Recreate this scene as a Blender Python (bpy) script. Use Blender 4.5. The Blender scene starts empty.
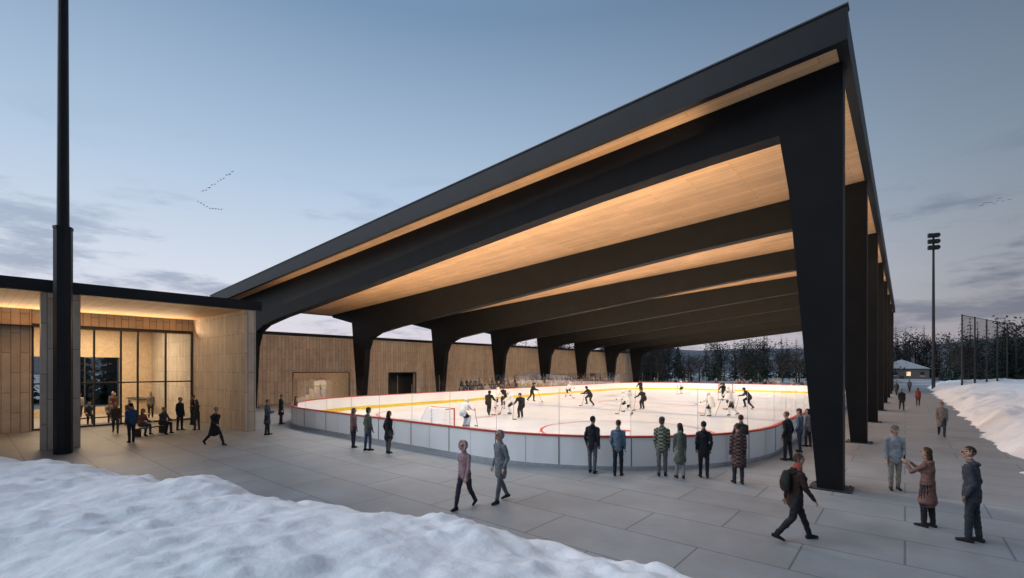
import bpy, math, random, bmesh
from mathutils import Vector, Matrix, noise, kdtree
from math import sin, cos, pi, radians, sqrt, exp
random.seed(7)
sc=bpy.context.scene
sc.view_settings.view_transform='Standard'; sc.view_settings.look='None'; sc.view_settings.exposure=0
col=sc.collection

# ------------------------------------------------------------ materials
MC={}
def nt(name):
    m=bpy.data.materials.new(name); m.use_nodes=True
    n=m.node_tree; b=n.nodes['Principled BSDF']
    return m,n,b
def plain(name,c,rough=.6,metal=0.,var=.12,scale=6.,bump=.0,bscale=40,spec=.4,bdist=.05):
    if name in MC: return MC[name]
    m,n,b=nt(name)
    tc=n.nodes.new('ShaderNodeTexCoord'); no=n.nodes.new('ShaderNodeTexNoise')
    no.inputs['Scale'].default_value=scale; no.inputs['Detail'].default_value=5
    n.links.new(tc.outputs['Object'],no.inputs['Vector'])
    r=n.nodes.new('ShaderNodeValToRGB'); n.links.new(no.outputs['Fac'],r.inputs['Fac'])
    r.color_ramp.elements[0].position=.3; r.color_ramp.elements[1].position=.7
    r.color_ramp.elements[0].color=[x*(1-var) for x in c]+[1]
    r.color_ramp.elements[1].color=[min(1,x*(1+var)) for x in c]+[1]
    n.links.new(r.outputs['Color'],b.inputs['Base Color'])
    b.inputs['Roughness'].default_value=rough; b.inputs['Metallic'].default_value=metal
    b.inputs['Specular IOR Level'].default_value=spec
    if bump>0:
        n2=n.nodes.new('ShaderNodeTexNoise'); n2.inputs['Scale'].default_value=bscale; n2.inputs['Detail'].default_value=6
        n.links.new(tc.outputs['Object'],n2.inputs['Vector'])
        bp=n.nodes.new('ShaderNodeBump'); bp.inputs['Strength'].default_value=bump; bp.inputs['Distance'].default_value=bdist
        n.links.new(n2.outputs['Fac'],bp.inputs['Height']); n.links.new(bp.outputs['Normal'],b.inputs['Normal'])
    MC[name]=m; return m
def bricky(name,c1,c2,mort,bw,rh,ms,mode,rough=.6,nscale=.4,nvar=.25,bump=.3,spec=.3,off=.5):
    m,n,b=nt(name)
    tc=n.nodes.new('ShaderNodeTexCoord'); sp=n.nodes.new('ShaderNodeSeparateXYZ'); cb=n.nodes.new('ShaderNodeCombineXYZ')
    n.links.new(tc.outputs['Object'],sp.inputs[0])
    if mode=='wall':
        ad=n.nodes.new('ShaderNodeMath'); ad.operation='ADD'
        n.links.new(sp.outputs[0],ad.inputs[0]); n.links.new(sp.outputs[1],ad.inputs[1])
        n.links.new(sp.outputs[2],cb.inputs[0]); n.links.new(ad.outputs[0],cb.inputs[1])
    else:
        n.links.new(sp.outputs[0],cb.inputs[0]); n.links.new(sp.outputs[1],cb.inputs[1])
    br=n.nodes.new('ShaderNodeTexBrick'); n.links.new(cb.outputs[0],br.inputs['Vector'])
    br.inputs['Color1'].default_value=(*c1,1); br.inputs['Color2'].default_value=(*c2,1); br.inputs['Mortar'].default_value=(*mort,1)
    br.inputs['Scale'].default_value=1; br.inputs['Brick Width'].default_value=bw; br.inputs['Row Height'].default_value=rh
    br.inputs['Mortar Size'].default_value=ms; br.inputs['Mortar Smooth'].default_value=.2; br.inputs['Bias'].default_value=0
    br.offset=off
    no=n.nodes.new('ShaderNodeTexNoise'); no.inputs['Scale'].default_value=nscale; no.inputs['Detail'].default_value=8; no.inputs['Roughness'].default_value=.65
    n.links.new(tc.outputs['Object'],no.inputs['Vector'])
    mr=n.nodes.new('ShaderNodeMapRange'); mr.inputs['From Min'].default_value=.3; mr.inputs['From Max'].default_value=.7
    mr.inputs['To Min'].default_value=1-nvar; mr.inputs['To Max'].default_value=1+nvar
    n.links.new(no.outputs['Fac'],mr.inputs['Value'])
    mx=n.nodes.new('ShaderNodeVectorMath'); mx.operation='SCALE'
    n.links.new(br.outputs['Color'],mx.inputs[0]); n.links.new(mr.outputs[0],mx.inputs['Scale'])
    n.links.new(mx.outputs[0],b.inputs['Base Color'])
    rr=n.nodes.new('ShaderNodeMapRange'); rr.inputs['To Min'].default_value=rough-.15; rr.inputs['To Max'].default_value=rough+.15
    n.links.new(no.outputs['Fac'],rr.inputs['Value']); n.links.new(rr.outputs[0],b.inputs['Roughness'])
    b.inputs['Specular IOR Level'].default_value=spec
    bp=n.nodes.new('ShaderNodeBump'); bp.inputs['Strength'].default_value=bump; bp.inputs['Distance'].default_value=.02; bp.invert=True
    n.links.new(br.outputs['Fac'],bp.inputs['Height']); n.links.new(bp.outputs['Normal'],b.inputs['Normal'])
    return m
M_plaza=bricky('concrete_paving',(.225,.247,.268),(.255,.277,.297),(.125,.138,.152),3.0,1.5,.02,'xy',rough=.5,nscale=.35,nvar=.25,spec=.35,bump=.2)
M_soffit=bricky('timber_soffit',(.60,.36,.185),(.72,.455,.245),(.34,.20,.11),3.6,.30,.008,'xy',rough=.6,nscale=.6,nvar=.12)
M_clad=bricky('timber_cladding',(.40,.345,.285),(.49,.43,.36),(.19,.155,.125),2.1,.34,.016,'wall',rough=.65,nscale=1.2,nvar=.16,bump=.6)
M_steel=plain('charcoal_steel',(.0105,.012,.0155),.5,0,.2,1.5,spec=.25)
M_frame=plain('black_painted_frame',(.0055,.006,.0075),.6,0,.25,1.2,spec=.16)
M_dark=plain('dark_metal',(.025,.025,.028),.5)
M_alu=plain('aluminium',(.5,.52,.55),.35,.6)
M_board=plain('white_board',(.88,.90,.91),.4,0,.03,.8)
M_red=plain('red_rail',(.50,.07,.05),.45)
M_yel=plain('yellow_kick',(.78,.62,.05),.5)
M_lr=plain('red_ice_paint',(.55,.07,.07),.35); M_lb=plain('blue_ice_paint',(.10,.20,.55),.35)
M_ice=plain('ice',(.78,.84,.90),.25,0,.05,.35,spec=.4)
M_snow=plain('snow',(.86,.885,.925),.8,0,.04,1.5,bump=.45,bscale=5,spec=.2,bdist=.08)
M_field=plain('snowy_ground',(.38,.40,.43),.9,0,.5,.06)
M_hill=plain('wooded_hillside',(.10,.115,.14),.95,0,.5,.02)
M_bark=plain('bark',(.045,.036,.03),.9)
M_leaf=plain('conifer_foliage',(.024,.037,.030),.9,0,.65,.3,spec=.1)
M_leaf2=plain('deciduous_twigs',(.045,.042,.042),.9,0,.4,.6,spec=.1)
M_bird=plain('bird_feathers',(.02,.02,.02),.9)
M_floor=plain('lobby_floor',(.30,.26,.22),.4); M_int=plain('lobby_wall_timber',(.55,.42,.28),.6)
M_brick=plain('house_render',(.12,.11,.105),.8); M_roofs=plain('snowy_roof',(.45,.48,.53),.8)
def glass(name,tint,gl):
    m=bpy.data.materials.new(name); m.use_nodes=True; n=m.node_tree; n.nodes.clear()
    o=n.nodes.new('ShaderNodeOutputMaterial'); t=n.nodes.new('ShaderNodeBsdfTransparent'); t.inputs[0].default_value=(*tint,1)
    g=n.nodes.new('ShaderNodeBsdfGlossy'); g.inputs['Roughness'].default_value=.02
    lw=n.nodes.new('ShaderNodeFresnel'); lw.inputs['IOR'].default_value=1.3
    ml=n.nodes.new('ShaderNodeMath'); ml.operation='MULTIPLY'; ml.inputs[1].default_value=gl
    n.links.new(lw.outputs[0],ml.inputs[0])
    mx=n.nodes.new('ShaderNodeMixShader'); n.links.new(ml.outputs[0],mx.inputs[0])
    n.links.new(t.outputs[0],mx.inputs[1]); n.links.new(g.outputs[0],mx.inputs[2]); n.links.new(mx.outputs[0],o.inputs[0]); return m
M_glass=glass('rink_glass',(.98,.995,.995),.3); M_win=glass('window_glass',(.88,.9,.9),.9)
def netmat():
    m=bpy.data.materials.new('netting'); m.use_nodes=True; n=m.node_tree; n.nodes.clear()
    o=n.nodes.new('ShaderNodeOutputMaterial'); t=n.nodes.new('ShaderNodeBsdfTransparent'); d=n.nodes.new('ShaderNodeBsdfDiffuse'); d.inputs[0].default_value=(.02,.025,.03,1)
    no=n.nodes.new('ShaderNodeTexNoise'); no.inputs['Scale'].default_value=40; mr=n.nodes.new('ShaderNodeMapRange')
    mr.inputs['To Min'].default_value=.3; mr.inputs['To Max'].default_value=.5; n.links.new(no.outputs['Fac'],mr.inputs[0])
    mx=n.nodes.new('ShaderNodeMixShader'); n.links.new(mr.outputs[0],mx.inputs[0]); n.links.new(t.outputs[0],mx.inputs[1]); n.links.new(d.outputs[0],mx.inputs[2]); n.links.new(mx.outputs[0],o.inputs[0]); return m
M_net=netmat()
def emis(name,c,s):
    m,n,b=nt(name); b.inputs['Base Color'].default_value=(*c,1); b.inputs['Emission Color'].default_value=(*c,1); b.inputs['Emission Strength'].default_value=s; return m
M_litwin=emis('lit_window',(1,.72,.4),.8)

# ------------------------------------------------------------ mesh builder
class MB:
    def __init__(s): s.v=[];s.f=[];s.m=[];s.mats=[]
    def mi(s,mat):
        if mat not in s.mats: s.mats.append(mat)
        return s.mats.index(mat)
    def add(s,vs,fs,mat):
        o=len(s.v); s.v+= [tuple(p) for p in vs]; k=s.mi(mat)
        for f in fs: s.f.append([i+o for i in f]); s.m.append(k)
    def box(s,x0,x1,y0,y1,z0,z1,mat):
        vs=[(x,y,z) for x in(x0,x1) for y in(y0,y1) for z in(z0,z1)]
        s.add(vs,[(0,1,3,2),(4,6,7,5),(0,4,5,1),(2,3,7,6),(0,2,6,4),(1,5,7,3)],mat)
    def prism(s,poly,y0,y1,mat):
        n=len(poly); vs=[(x,y0,z) for x,z in poly]+[(x,y1,z) for x,z in poly]
        fs=[tuple(range(n)),tuple(range(2*n-1,n-1,-1))]+[(i,i+n,(i+1)%n+n,(i+1)%n) for i in range(n)]
        s.add(vs,fs,mat)
    def cyl(s,p,q,r0,r1,mat,n=10):
        p=Vector(p);q=Vector(q);d=(q-p).normalized(); a=Vector((1,0,0)) if abs(d.x)<.9 else Vector((0,1,0))
        u=(a-d*a.dot(d)).normalized(); w=d.cross(u); vs=[]
        for c,r in((p,r0),(q,r1)):
            for i in range(n): t=2*pi*i/n; vs.append(c+u*r*cos(t)+w*r*sin(t))
        s.add(vs,[(i,(i+1)%n,(i+1)%n+n,i+n) for i in range(n)]+[tuple(range(n-1,-1,-1)),tuple(range(n,2*n))],mat)
    def build(s,name,parent=None,smooth=False,loc=None,bevel=0,fixn=True):
        me=bpy.data.meshes.new(name); me.from_pydata(s.v,[],s.f)
        for m in s.mats: me.materials.append(m)
        me.polygons.foreach_set('material_index',s.m)
        if fixn:
            bm=bmesh.new(); bm.from_mesh(me); bmesh.ops.recalc_face_normals(bm,faces=bm.faces); bm.to_mesh(me); bm.free()
        if smooth: me.polygons.foreach_set('use_smooth',[True]*len(me.polygons))
        o=bpy.data.objects.new(name,me); col.objects.link(o)
        if parent: o.parent=parent
        if loc: o.location=loc
        return o
def empty(name,loc=(0,0,0)):
    e=bpy.data.objects.new(name,None); col.objects.link(e); e.location=loc; return e

# ------------------------------------------------------------ ground
g=MB(); g.add([(-900,-900,-.02),(900,-900,-.02),(900,900,-.02),(-900,900,-.02)],[(0,1,2,3)],M_field); g.build('ground')
g=MB(); g.add([(-60,-30,0),(6,-30,0),(6,125,0),(-60,125,0)],[(0,1,2,3)],M_plaza); g.build('plaza_pavement')
def lerp(tab,x):
    if x<=tab[0][0]: return tab[0][1]
    for (a,b),(c,d) in zip(tab,tab[1:]):
        if x<=c: return b+(d-b)*(x-a)/(c-a)
    return tab[-1][1]
EDGE=[(-45,-9),(-30,-2.),(-26,.3),(-22.6,1.9),(-18.8,3.2),(-14,4.9),(-10.9,5.7),(-6.8,6.8),(-2.7,7.5),(3,7.8)]
def fbm(x,y,s,o=4): return noise.fractal(Vector((x/s,y/s,3.1)),.9,2.1,o)
def snow_mound(name,x0,x1,y0,y1,st,hf):
    nx=int((x1-x0)/st)+1; ny=int((y1-y0)/st)+1; b=MB(); vs=[]
    for j in range(ny):
        for i in range(nx):
            x=x0+i*st;y=y0+j*st; vs.append((x,y,hf(x,y)))
    fs=[]
    for j in range(ny-1):
        for i in range(nx-1):
            a=j*nx+i
            if max(vs[a][2],vs[a+1][2],vs[a+nx][2],vs[a+nx+1][2])>-.08: fs.append((a,a+1,a+nx+1,a+nx))
    b.add(vs,fs,M_snow); return b.build(name,smooth=True,fixn=False)
def chunk(x,y,s):
    d,p=noise.voronoi(Vector((x/s,y/s,.3))); return max(0,.62-d[0])
def h1(x,y):
    d=lerp(EDGE,x)-y+fbm(x,y,2.2)*.55+fbm(x,y,.5)*.10
    if d<-.3: return -.1
    base=.60*(1-exp(-max(d,0)/.8))+ (d if d<0 else 0)*.3
    amp=min(1,max(0,d)/.5)
    msk=max(0,min(1,fbm(x,y+7,2.6)*1.6+.35))
    big=fbm(x+9,y,3.5)*.24+fbm(x-3,y,1.1)*.07; lum=(abs(fbm(x,y+40,.8))*.09+chunk(x,y,.55)*.17)*msk+chunk(x+5,y,.25)*.03; fine=fbm(x,y,.25,3)*(.008+.02*msk)
    return base+amp*(big+lum+fine)
snow_mound('snow_bank',-26,4,-3,9.5,.085,h1)
snow_mound('snow_bank',-46,-25.9,-14,2.5,.25,h1)
def h2(x,y):
    d=x-3.15+fbm(x,y,3)*.6+fbm(x,y,.8)*.2
    if d<-.3: return -.1
    return 1.3*(1-exp(-max(d,0)/1.5))+min(1,max(0,d))*(fbm(x,y,5)*.35+abs(fbm(x,y,1.2))*.2+chunk(x,y,1.1)*.3+fbm(x,y,.45,2)*.04)+min(0,d)*.3
snow_mound('snow_bank',1.6,14,14,60,.17,h2)
snow_mound('snow_bank',1.6,16,59.9,112,.4,h2)

# ------------------------------------------------------------ rink
RX0,RX1,RY0,RY1,RR=-34.,-4.,12.5,72.5,8.5
def outline(off,k=20):
    x0,x1,y0,y1=RX0-off,RX1+off,RY0-off,RY1+off; r=RR+off; pts=[]
    def seg(a,b,n):
        for i in range(n): t=i/n; pts.append((a[0]+(b[0]-a[0])*t,a[1]+(b[1]-a[1])*t))
    def arc(cx,cy,a0):
        for i in range(k): t=a0+pi/2*i/k; pts.append((cx+r*cos(t),cy+r*sin(t)))
    arc(x0+r,y0+r,pi); seg((x0+r,y0),(x1-r,y0),5); arc(x1-r,y0+r,1.5*pi); seg((x1,y0+r),(x1,y1-r),18)
    arc(x1-r,y1-r,0); seg((x1-r,y1),(x0+r,y1),5); arc(x0+r,y1-r,pi/2); seg((x0,y1-r),(x0,y0+r),18)
    return pts
rink=empty('ice_rink')
b=MB(); o=outline(-.02); b.add([(x,y,.03) for x,y in o],[tuple(range(len(o)))],M_ice); b.build('ice',rink)
def ring(b,o0,z0,o1,z1,mat):
    A=outline(o0);B=outline(o1);n=len(A)
    b.add([(x,y,z0) for x,y in A]+[(x,y,z1) for x,y in B],[(i,(i+1)%n,(i+1)%n+n,i+n) for i in range(n)],mat)
b=MB()
ring(b,.12,.0,.12,.12,M_alu);ring(b,.10,.12,.10,1.07,M_board);ring(b,.12,.12,.10,.12,M_alu);ring(b,0,1.07,0,.27,M_board);ring(b,-.015,.27,-.015,.03,M_yel);ring(b,0,.27,-.015,.27,M_yel)
ring(b,.13,1.07,.13,1.13,M_red);ring(b,.13,1.13,-.03,1.13,M_red);ring(b,-.03,1.13,-.03,1.07,M_red);ring(b,.10,1.07,.13,1.07,M_red);ring(b,-.03,1.07,0,1.07,M_red)
b.build('dasher_boards',rink,fixn=False)
b=MB(); ring(b,.05,1.13,.05,2.7,M_glass); b.build('rink_glass_panels',rink,fixn=False)
P=outline(.05,60); acc=0; b=MB(); per=[]
for i in range(len(P)):
    p=Vector(P[i]); q=Vector(P[(i+1)%len(P)]); L=(q-p).length; t=0
    while acc+L-t>=1.2:
        t+=1.2-acc; acc=0; per.append((p+(q-p)*(t/L),(q-p).normalized()))
    acc+=L-t
for j,(c,d) in enumerate(per):
    nrm=Vector((d.y,-d.x))
    def bx(w,n0,n1,z0,z1,mat):
        vs=[]
        for a in(-w,w):
            for e in(n0,n1):
                for z in(z0,z1): q=c+d*a+nrm*e; vs.append((q.x,q.y,z))
        b.add(vs,[(0,1,3,2),(4,6,7,5),(0,4,5,1),(2,3,7,6),(0,2,6,4),(1,5,7,3)],mat)
    if j%2==0:
        bx(.012,.052,.062,.12,1.06,M_dark); bx(.006,-.006,.006,1.13,2.7,M_alu)
    else: bx(.005,.05,.056,.12,1.06,M_alu)
b.build('board_posts',rink)
b=MB()
def strip(y,w,mat,inset=0,z=.034): b.add([(RX0+.1+inset,y-w/2,z),(RX1-.1-inset,y-w/2,z),(RX1-.1-inset,y+w/2,z),(RX0+.1+inset,y+w/2,z)],[(0,1,2,3)],mat)
def circ(cx,cy,r0,r1,mat,z=.038,n=64,a0=0,a1=2*pi):
    vs=[]
    for i in range(n+1):
        t=a0+(a1-a0)*i/n
        vs+= [(cx+r0*cos(t),cy+r0*sin(t),z),(cx+r1*cos(t),cy+r1*sin(t),z)]
    b.add(vs,[(2*i,2*i+1,2*i+3,2*i+2) for i in range(n)],mat)
strip(42.5,.3,M_lr);strip(33.8,.3,M_lb);strip(51.2,.3,M_lb);strip(16.6,.08,M_lr,1.3);strip(68.4,.08,M_lr,1.3)
circ(-19,42.5,4.43,4.57,M_lb)
for cx in(-26.5,-11.5):
    for cy in(23,62): circ(cx,cy,4.43,4.57,M_lr); circ(cx,cy,0.0,.3,M_lr,z=.042)
    for cy in(35.5,49.5): circ(cx,cy,0,.3,M_lr)
circ(-19,16.68,0,1.8,M_lb,a0=0,a1=pi); circ(-19,68.3,0,1.8,M_lb,a0=pi,a1=2*pi)
b.build('ice_markings',rink,fixn=False)
def goal(x,y,s):
    b=MB()
    for sx in(-.92,.92):
        b.cyl((sx,0,0),(sx,0,1.22),.04,.04,M_red); b.cyl((sx,0,1.22),(sx*.8,-.5*s,1.2),.02,.02,M_red); b.cyl((sx*.8,-.5*s,1.2),(sx*1.05,-1.1*s,.02),.025,.025,M_board); b.cyl((sx,0,.03),(sx*1.05,-1.1*s,.03),.03,.03,M_red)
    b.cyl((-.92,0,1.22),(.92,0,1.22),.04,.04,M_red); b.cyl((-.95,-1.1*s,.03),(.95,-1.1*s,.03),.03,.03,M_board)
    for i in range(37):
        t=-.9+i*.05; b.cyl((t*.8,-.5*s,1.2),(t*1.05,-1.1*s,.03),.008,.008,M_board,4); b.cyl((t,0,1.22),(t*.8,-.5*s,1.2),.008,.008,M_board,4)
    for i in range(18):
        t=i/18; z=1.2-1.17*t; yy=-(.5+.6*t)*s; b.cyl((-.75-.2*t,yy,z),(.75+.2*t,yy,z),.008,.008,M_board,4)
        for sx in(-1,1): b.cyl((sx*.92,0,z),(sx*(.74+.22*t),yy,z),.008,.008,M_board,4)
    b.build('hockey_goal',loc=(x,y,.04))
goal(-19,16.7,1);goal(-19,68.3,-1)

# ------------------------------------------------------------ rink roof
pav=empty('ice_rink_pavilion')
XE,XW,YF,Y0,S,NF=-1.13,-48.3,14.6,15.6,10.6,8
TH=.62; YB=Y0+S*(NF-1)+TH+1.0
sl=(11.85-9.15)/(XE-XW)
def soff(x): return 9.15+(x-XW)*sl
b=MB()
b.prism([(XW+.25,soff(XW+.25)),(XE-.25,soff(XE-.25)),(XE-.25,soff(XE)+.2),(XW+.25,soff(XW)+.2)],YF+.25,YB-.25,M_soffit); b.build('timber_soffit',pav)
b=MB()
b.prism([(XW,soff(XW)+.2),(XE,soff(XE)+.2),(XE,soff(XE)+.80),(XW,soff(XW)+.80)],YF+.02,YB-.02,M_steel)
for ya,yb in((YF,YF+.247),(YB-.247,YB)):
    b.prism([(XW-.01,soff(XW)-.04),(XE+.01,soff(XE)-.04),(XE+.01,soff(XE)+.83),(XW-.01,soff(XW)+.83)],ya,yb,M_steel)
b.box(XE-.247,XE+.005,YF+.25,YB-.25,soff(XE)-.04,soff(XE)+.6,M_steel); b.box(XW-.005,XW+.247,YF+.25,YB-.25,soff(XW)-.04,soff(XW)+.6,M_steel)
b.prism([(XW-.03,soff(XW)+.833),(XE+.03,soff(XE)+.833),(XE+.03,soff(XE)+.88),(XW-.03,soff(XW)+.88)],YF-.03,YF+.3,M_dark)
b.build('roof_deck',pav)
bot=[(-2.85,10.28),(-5,10.18),(-9,9.9),(-13.9,9.43),(-20,8.82),(-26,8.22),(-31,7.74),(-36,7.28),(-39.3,6.85),(-40.9,6.3),(-41.5,5.2)]
for k in range(NF):
    y=Y0+S*k; b=MB()
    b.prism([(-1.3,0),(-1.3,soff(-1.3)-.003),(-2.85,soff(-2.85)-.003),(-2.85,10.28),(-2.6,8.6),(-1.9,0)],y,y+TH,M_frame)
    for (xa,za),(xb,zb) in zip(bot[:-1],bot[1:]):
        b.prism([(xa,za),(xa,soff(xa)-.003),(xb,soff(xb)-.003),(xb,zb)],y,y+TH,M_frame)
    b.prism([(-41.5,5.2),(-41.5,soff(-41.5)-.003),(-44.2,soff(-44.2)-.003),(-43.9,7.6),(-42.95,0),(-42.15,0)],y,y+TH,M_frame)
    b.prism([(-44.2,soff(-44.2)-.003),(-44.08,8.1),(-47.9,soff(-47.9)-.25),(-47.9,soff(-47.9)-.003)],y,y+TH,M_frame)
    me=b.build('frame_%d'%(k+1),pav,fixn=False)
    bm=bmesh.new(); bm.from_mesh(me.data); bmesh.ops.remove_doubles(bm,verts=bm.verts,dist=.001)
    seen={}
    for f in bm.faces:
        key=tuple(sorted(v.index for v in f.verts)); seen.setdefault(key,[]).append(f)
    bmesh.ops.delete(bm,geom=[f for l in seen.values() if len(l)>1 for f in l],context='FACES_ONLY')
    bmesh.ops.recalc_face_normals(bm,faces=bm.faces); bm.to_mesh(me.data); bm.free()
b=MB()
for k in range(NF):
    y=Y0+S*k
    for xa,xb in((-2.1,-1.1),(-43.15,-41.95)):
        b.box(xa,xb,y-.15,y+TH+.15,.003,.03,M_dark)
        for bx_ in(xa+.08,xb-.08):
            for by_ in(y-.08,y+TH+.08): b.cyl((bx_,by_,.03),(bx_,by_,.06),.02,.02,M_dark,6)
b.build('base_plates',pav)
def area(name,loc,rx,ry,sx,sy,p,c,rz=0):
    l=bpy.data.lights.new(name,'AREA'); l.shape='RECTANGLE'; l.size=sx; l.size_y=sy; l.energy=p; l.color=c
    o=bpy.data.objects.new(name,l); col.objects.link(o); o.location=loc; o.rotation_euler=(rx,ry,rz); return o
bs=(10.18-7.25)/31.; tilt=-math.atan(bs)
for k in range(NF-1):
    y=Y0+S*k+TH+.28
    zc=(10.18+7.25)/2+.3
    l=area('added_front_uplight',(-20.5,y,zc+.12),pi-radians(34),tilt,33,.18,4100,(1,.74,.43)); l.parent=pav
    l=area('strip_downlight',(-20.5,y,zc+.02),radians(8),tilt,31,.18,1500,(1,.99,.97)); l.parent=pav
    b=MB(); b.prism([(-36,7.25+.33),(-5,10.18+.33),(-5,10.18+.40),(-36,7.25+.40)],y-.27,y+.13,M_dark); b.build('luminaire_housing_%d'%(k+1),pav)
l=area('added_front_uplight',(-20.5,Y0-.2,(10.05+7.2)/2+.9),pi+radians(20),tilt,31,.12,110,(1,.72,.46)); l.parent=pav  # extra lamp added to warm the front overhang soffit

# ------------------------------------------------------------ hall
hall=empty('timber_clad_hall')
b=MB()
def wallx(x0,x1,y0,y1,z1,doors,mat):
    y=y0
    for a,c,h in doors:
        b.box(x0,x1,y,a,0,z1,mat); b.box(x0,x1,a,c,h,z1,mat); y=c
    b.box(x0,x1,y,y1,0,z1,mat)
wallx(-45.4,-45,10.6,96,6.5,[(31.5,35.2,2.8),(58,60,2.4),(76,78,2.4)],M_clad)
b.box(-60,-45.45,10.6,96,6.2,6.49,M_dark); b.box(-60,-59.6,10.6,96,0,6.2,M_clad); b.box(-59.6,-45.4,95.6,96,0,6.2,M_clad)
b.box(-45.6,-44.9,10.6,96.1,6.5,6.8,M_steel)
b.box(-47.4,-47.3,30,37,0,3,M_dark)
b.build('walls_and_roof',hall)
b=MB()
b.box(-44.98,-44.93,20.5,26.5,.3,3.0,M_int); b.box(-44.93,-44.9,20.5,20.58,.3,3.0,M_dark); b.box(-44.93,-44.9,26.42,26.5,.3,3.0,M_dark); b.box(-44.93,-44.9,20.58,26.42,2.92,3.0,M_dark)
for yy in (31.4,35.2): b.box(-44.99,-44.9,yy,yy+.12,0,2.9,M_dark)
b.box(-44.99,-44.9,31.52,35.2,2.8,2.92,M_dark)
b.build('door_frames_and_panel',hall)

# ------------------------------------------------------------ entrance pavilion
ent=empty('entrance_pavilion')
b=MB()
b.box(-46.5,-26.5,-22,10.45,6.62,6.97,M_steel)
b.box(-46.3,-26.75,-21.8,10.3,6.53,6.617,M_soffit)
b.box(-26.76,-26.5,-22,10.45,6.48,6.617,M_steel)
b.build('canopy_roof',ent)
b=MB()
b.box(-46,-26.9,9.8,10.3,0,6.527,M_clad)
b.box(-27.6,-27.1,2.1,3.3,0,6.527,M_clad)
b.box(-35.95,-35.65,-21,2.4,0,6.527,M_clad)
b.box(-46.2,-45.9,7.8,9.79,0,6.5,M_int); b.box(-46.2,-45.9,-21,2.0,0,6.5,M_int)
b.box(-46.2,-45.9,2.0,7.8,0,.5,M_int); b.box(-46.2,-45.9,2.0,7.8,4.2,6.5,M_int)
b.build('clad_walls',ent)
b=MB(); b.box(-45.9,-35.95,-20,9.79,.004,.03,M_floor); b.build('lobby_floor',ent)
b=MB(); b.box(-35.82,-35.80,2.4,9.8,.1,5.6,M_win); b.build('glazing',ent)
b=MB()
b.box(-35.9,-35.72,2.4,9.79,5.6,5.8,M_dark); b.box(-35.88,-35.74,2.4,9.79,5.8,6.52,M_clad); b.box(-35.88,-35.74,2.4,9.79,.03,.12,M_dark); b.box(-35.88,-35.74,2.4,9.79,2.5,2.58,M_dark)
for yy in (2.42,4.2,4.9,6.1,6.9,8.3,9.7): b.box(-35.9,-35.72,yy,yy+.08,.12,5.6,M_dark)
for yy in (2.0,3.9,5.8,7.7): b.box(-46.1,-46.0,yy,yy+.07,.5,4.2,M_dark)
b.box(-45.4,-42.,8.2,8.9,.03,1.1,M_int); b.box(-45.5,-41.9,8.1,9.0,1.1,1.15,M_dark)
b.build('window_frames',ent)
l=area('lobby_light',(-41,5.5,6.45),0,0,6,5,1250,(1,.74,.48)); l.parent=ent
l=area('canopy_downlight',(-31.5,5.,6.5),0,0,3,5,120,(1,.76,.52)); l.parent=ent
l=area('added_canopy_uplight',(-35.1,2,5.7),pi,radians(48),.15,15,360,(1,.72,.44)); l.parent=ent  # added lamp that makes the canopy soffit glow
b=MB(); b.box(-35.64,-35.0,-6,9.5,5.6,5.65,M_dark); b.build('added_uplight_tray',ent)  # made-up tray under the added canopy lamp

# ------------------------------------------------------------ poles
b=MB(); b.cyl((0,0,0),(0,0,8.9),.29,.29,M_steel,8); b.cyl((0,0,8.9),(0,0,9.0),.31,.31,M_steel,8); b.cyl((0,0,9.0),(0,0,24),.19,.14,M_steel,12)
b.box(-1.4,1.4,-.1,.1,23.2,23.4,M_steel)
for i in range(4): b.box(-1.4+i*.8,-.95+i*.8,-.35,-.1,22.7,23.2,M_dark)
b.build('floodlight_mast',loc=(-25.55,2.6,0))
b=MB(); b.cyl((0,0,0),(0,0,24.4),.24,.13,M_dark,12)
for r in range(3):
    z=22.2+r*.95; b.box(-.7,.7,-.05,.05,z-.05,z+.05,M_dark)
    for c in(-.38,.38):
        b.cyl((c,-.15,z+.1),(c-.1,-.6,z-.1),.24,.36,M_dark,14); b.box(c-.3,c+.3,-.2,.2,z-.3,z+.35,M_dark)
b.build('floodlight_mast',loc=(3.4,98,0)).rotation_euler=(0,0,radians(20))
b=MB()
pts=[Vector((5.6+ (9.6)*i/6,83+31*i/6,0)) for i in range(7)]
for i,p in enumerate(pts):
    b.cyl(p,p+Vector((0,0,10.3)),.11,.08,M_dark,8)
    if i<6:
        q=pts[i+1]
        b.cyl(p+Vector((0,0,10.2)),q+Vector((0,0,10.2)),.04,.04,M_dark,6)
        b.add([p,q,q+Vector((0,0,10.2)),p+Vector((0,0,10.2))],[(0,1,2,3)],M_net)
b.build('ball_stop_netting_fence',fixn=False)
b=MB(); b.cyl((0,0,0),(0,0,6),.07,.05,M_dark); b.box(-.05,.05,-.8,.05,5.95,6.05,M_dark); b.build('street_lamp',loc=(-3,130,0))
def house(x,y,rot,w,d,h):
    b=MB(); b.box(-w/2,w/2,-d/2,d/2,0,h,M_brick)
    b.prism([(-w/2-.4,h+.003),(0,h+w*.22),(w/2+.4,h+.003)],-d/2-.4,d/2+.4,M_roofs); b.box(w*.2,w*.2+.8,0,.8,h+.1,h+w*.22+.6,M_brick)
    fy=-d/2-.03
    for i in range(4):
        xx=-w/2+w*(i+.5)/4
        b.box(xx-.5,xx+.5,fy,fy+.02,1.,2.2,M_litwin if i in(0,2) else M_dark); b.box(xx-.6,xx+.6,fy-.04,fy,.88,.997,M_board)
    b.box(-.5,.5,-d/2-.05,-d/2-.031,0,.87,M_dark)
    b.build('house',loc=(x,y,0)).rotation_euler=(0,0,radians(rot))
house(-1,196,3,13,9,3.2)

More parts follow.
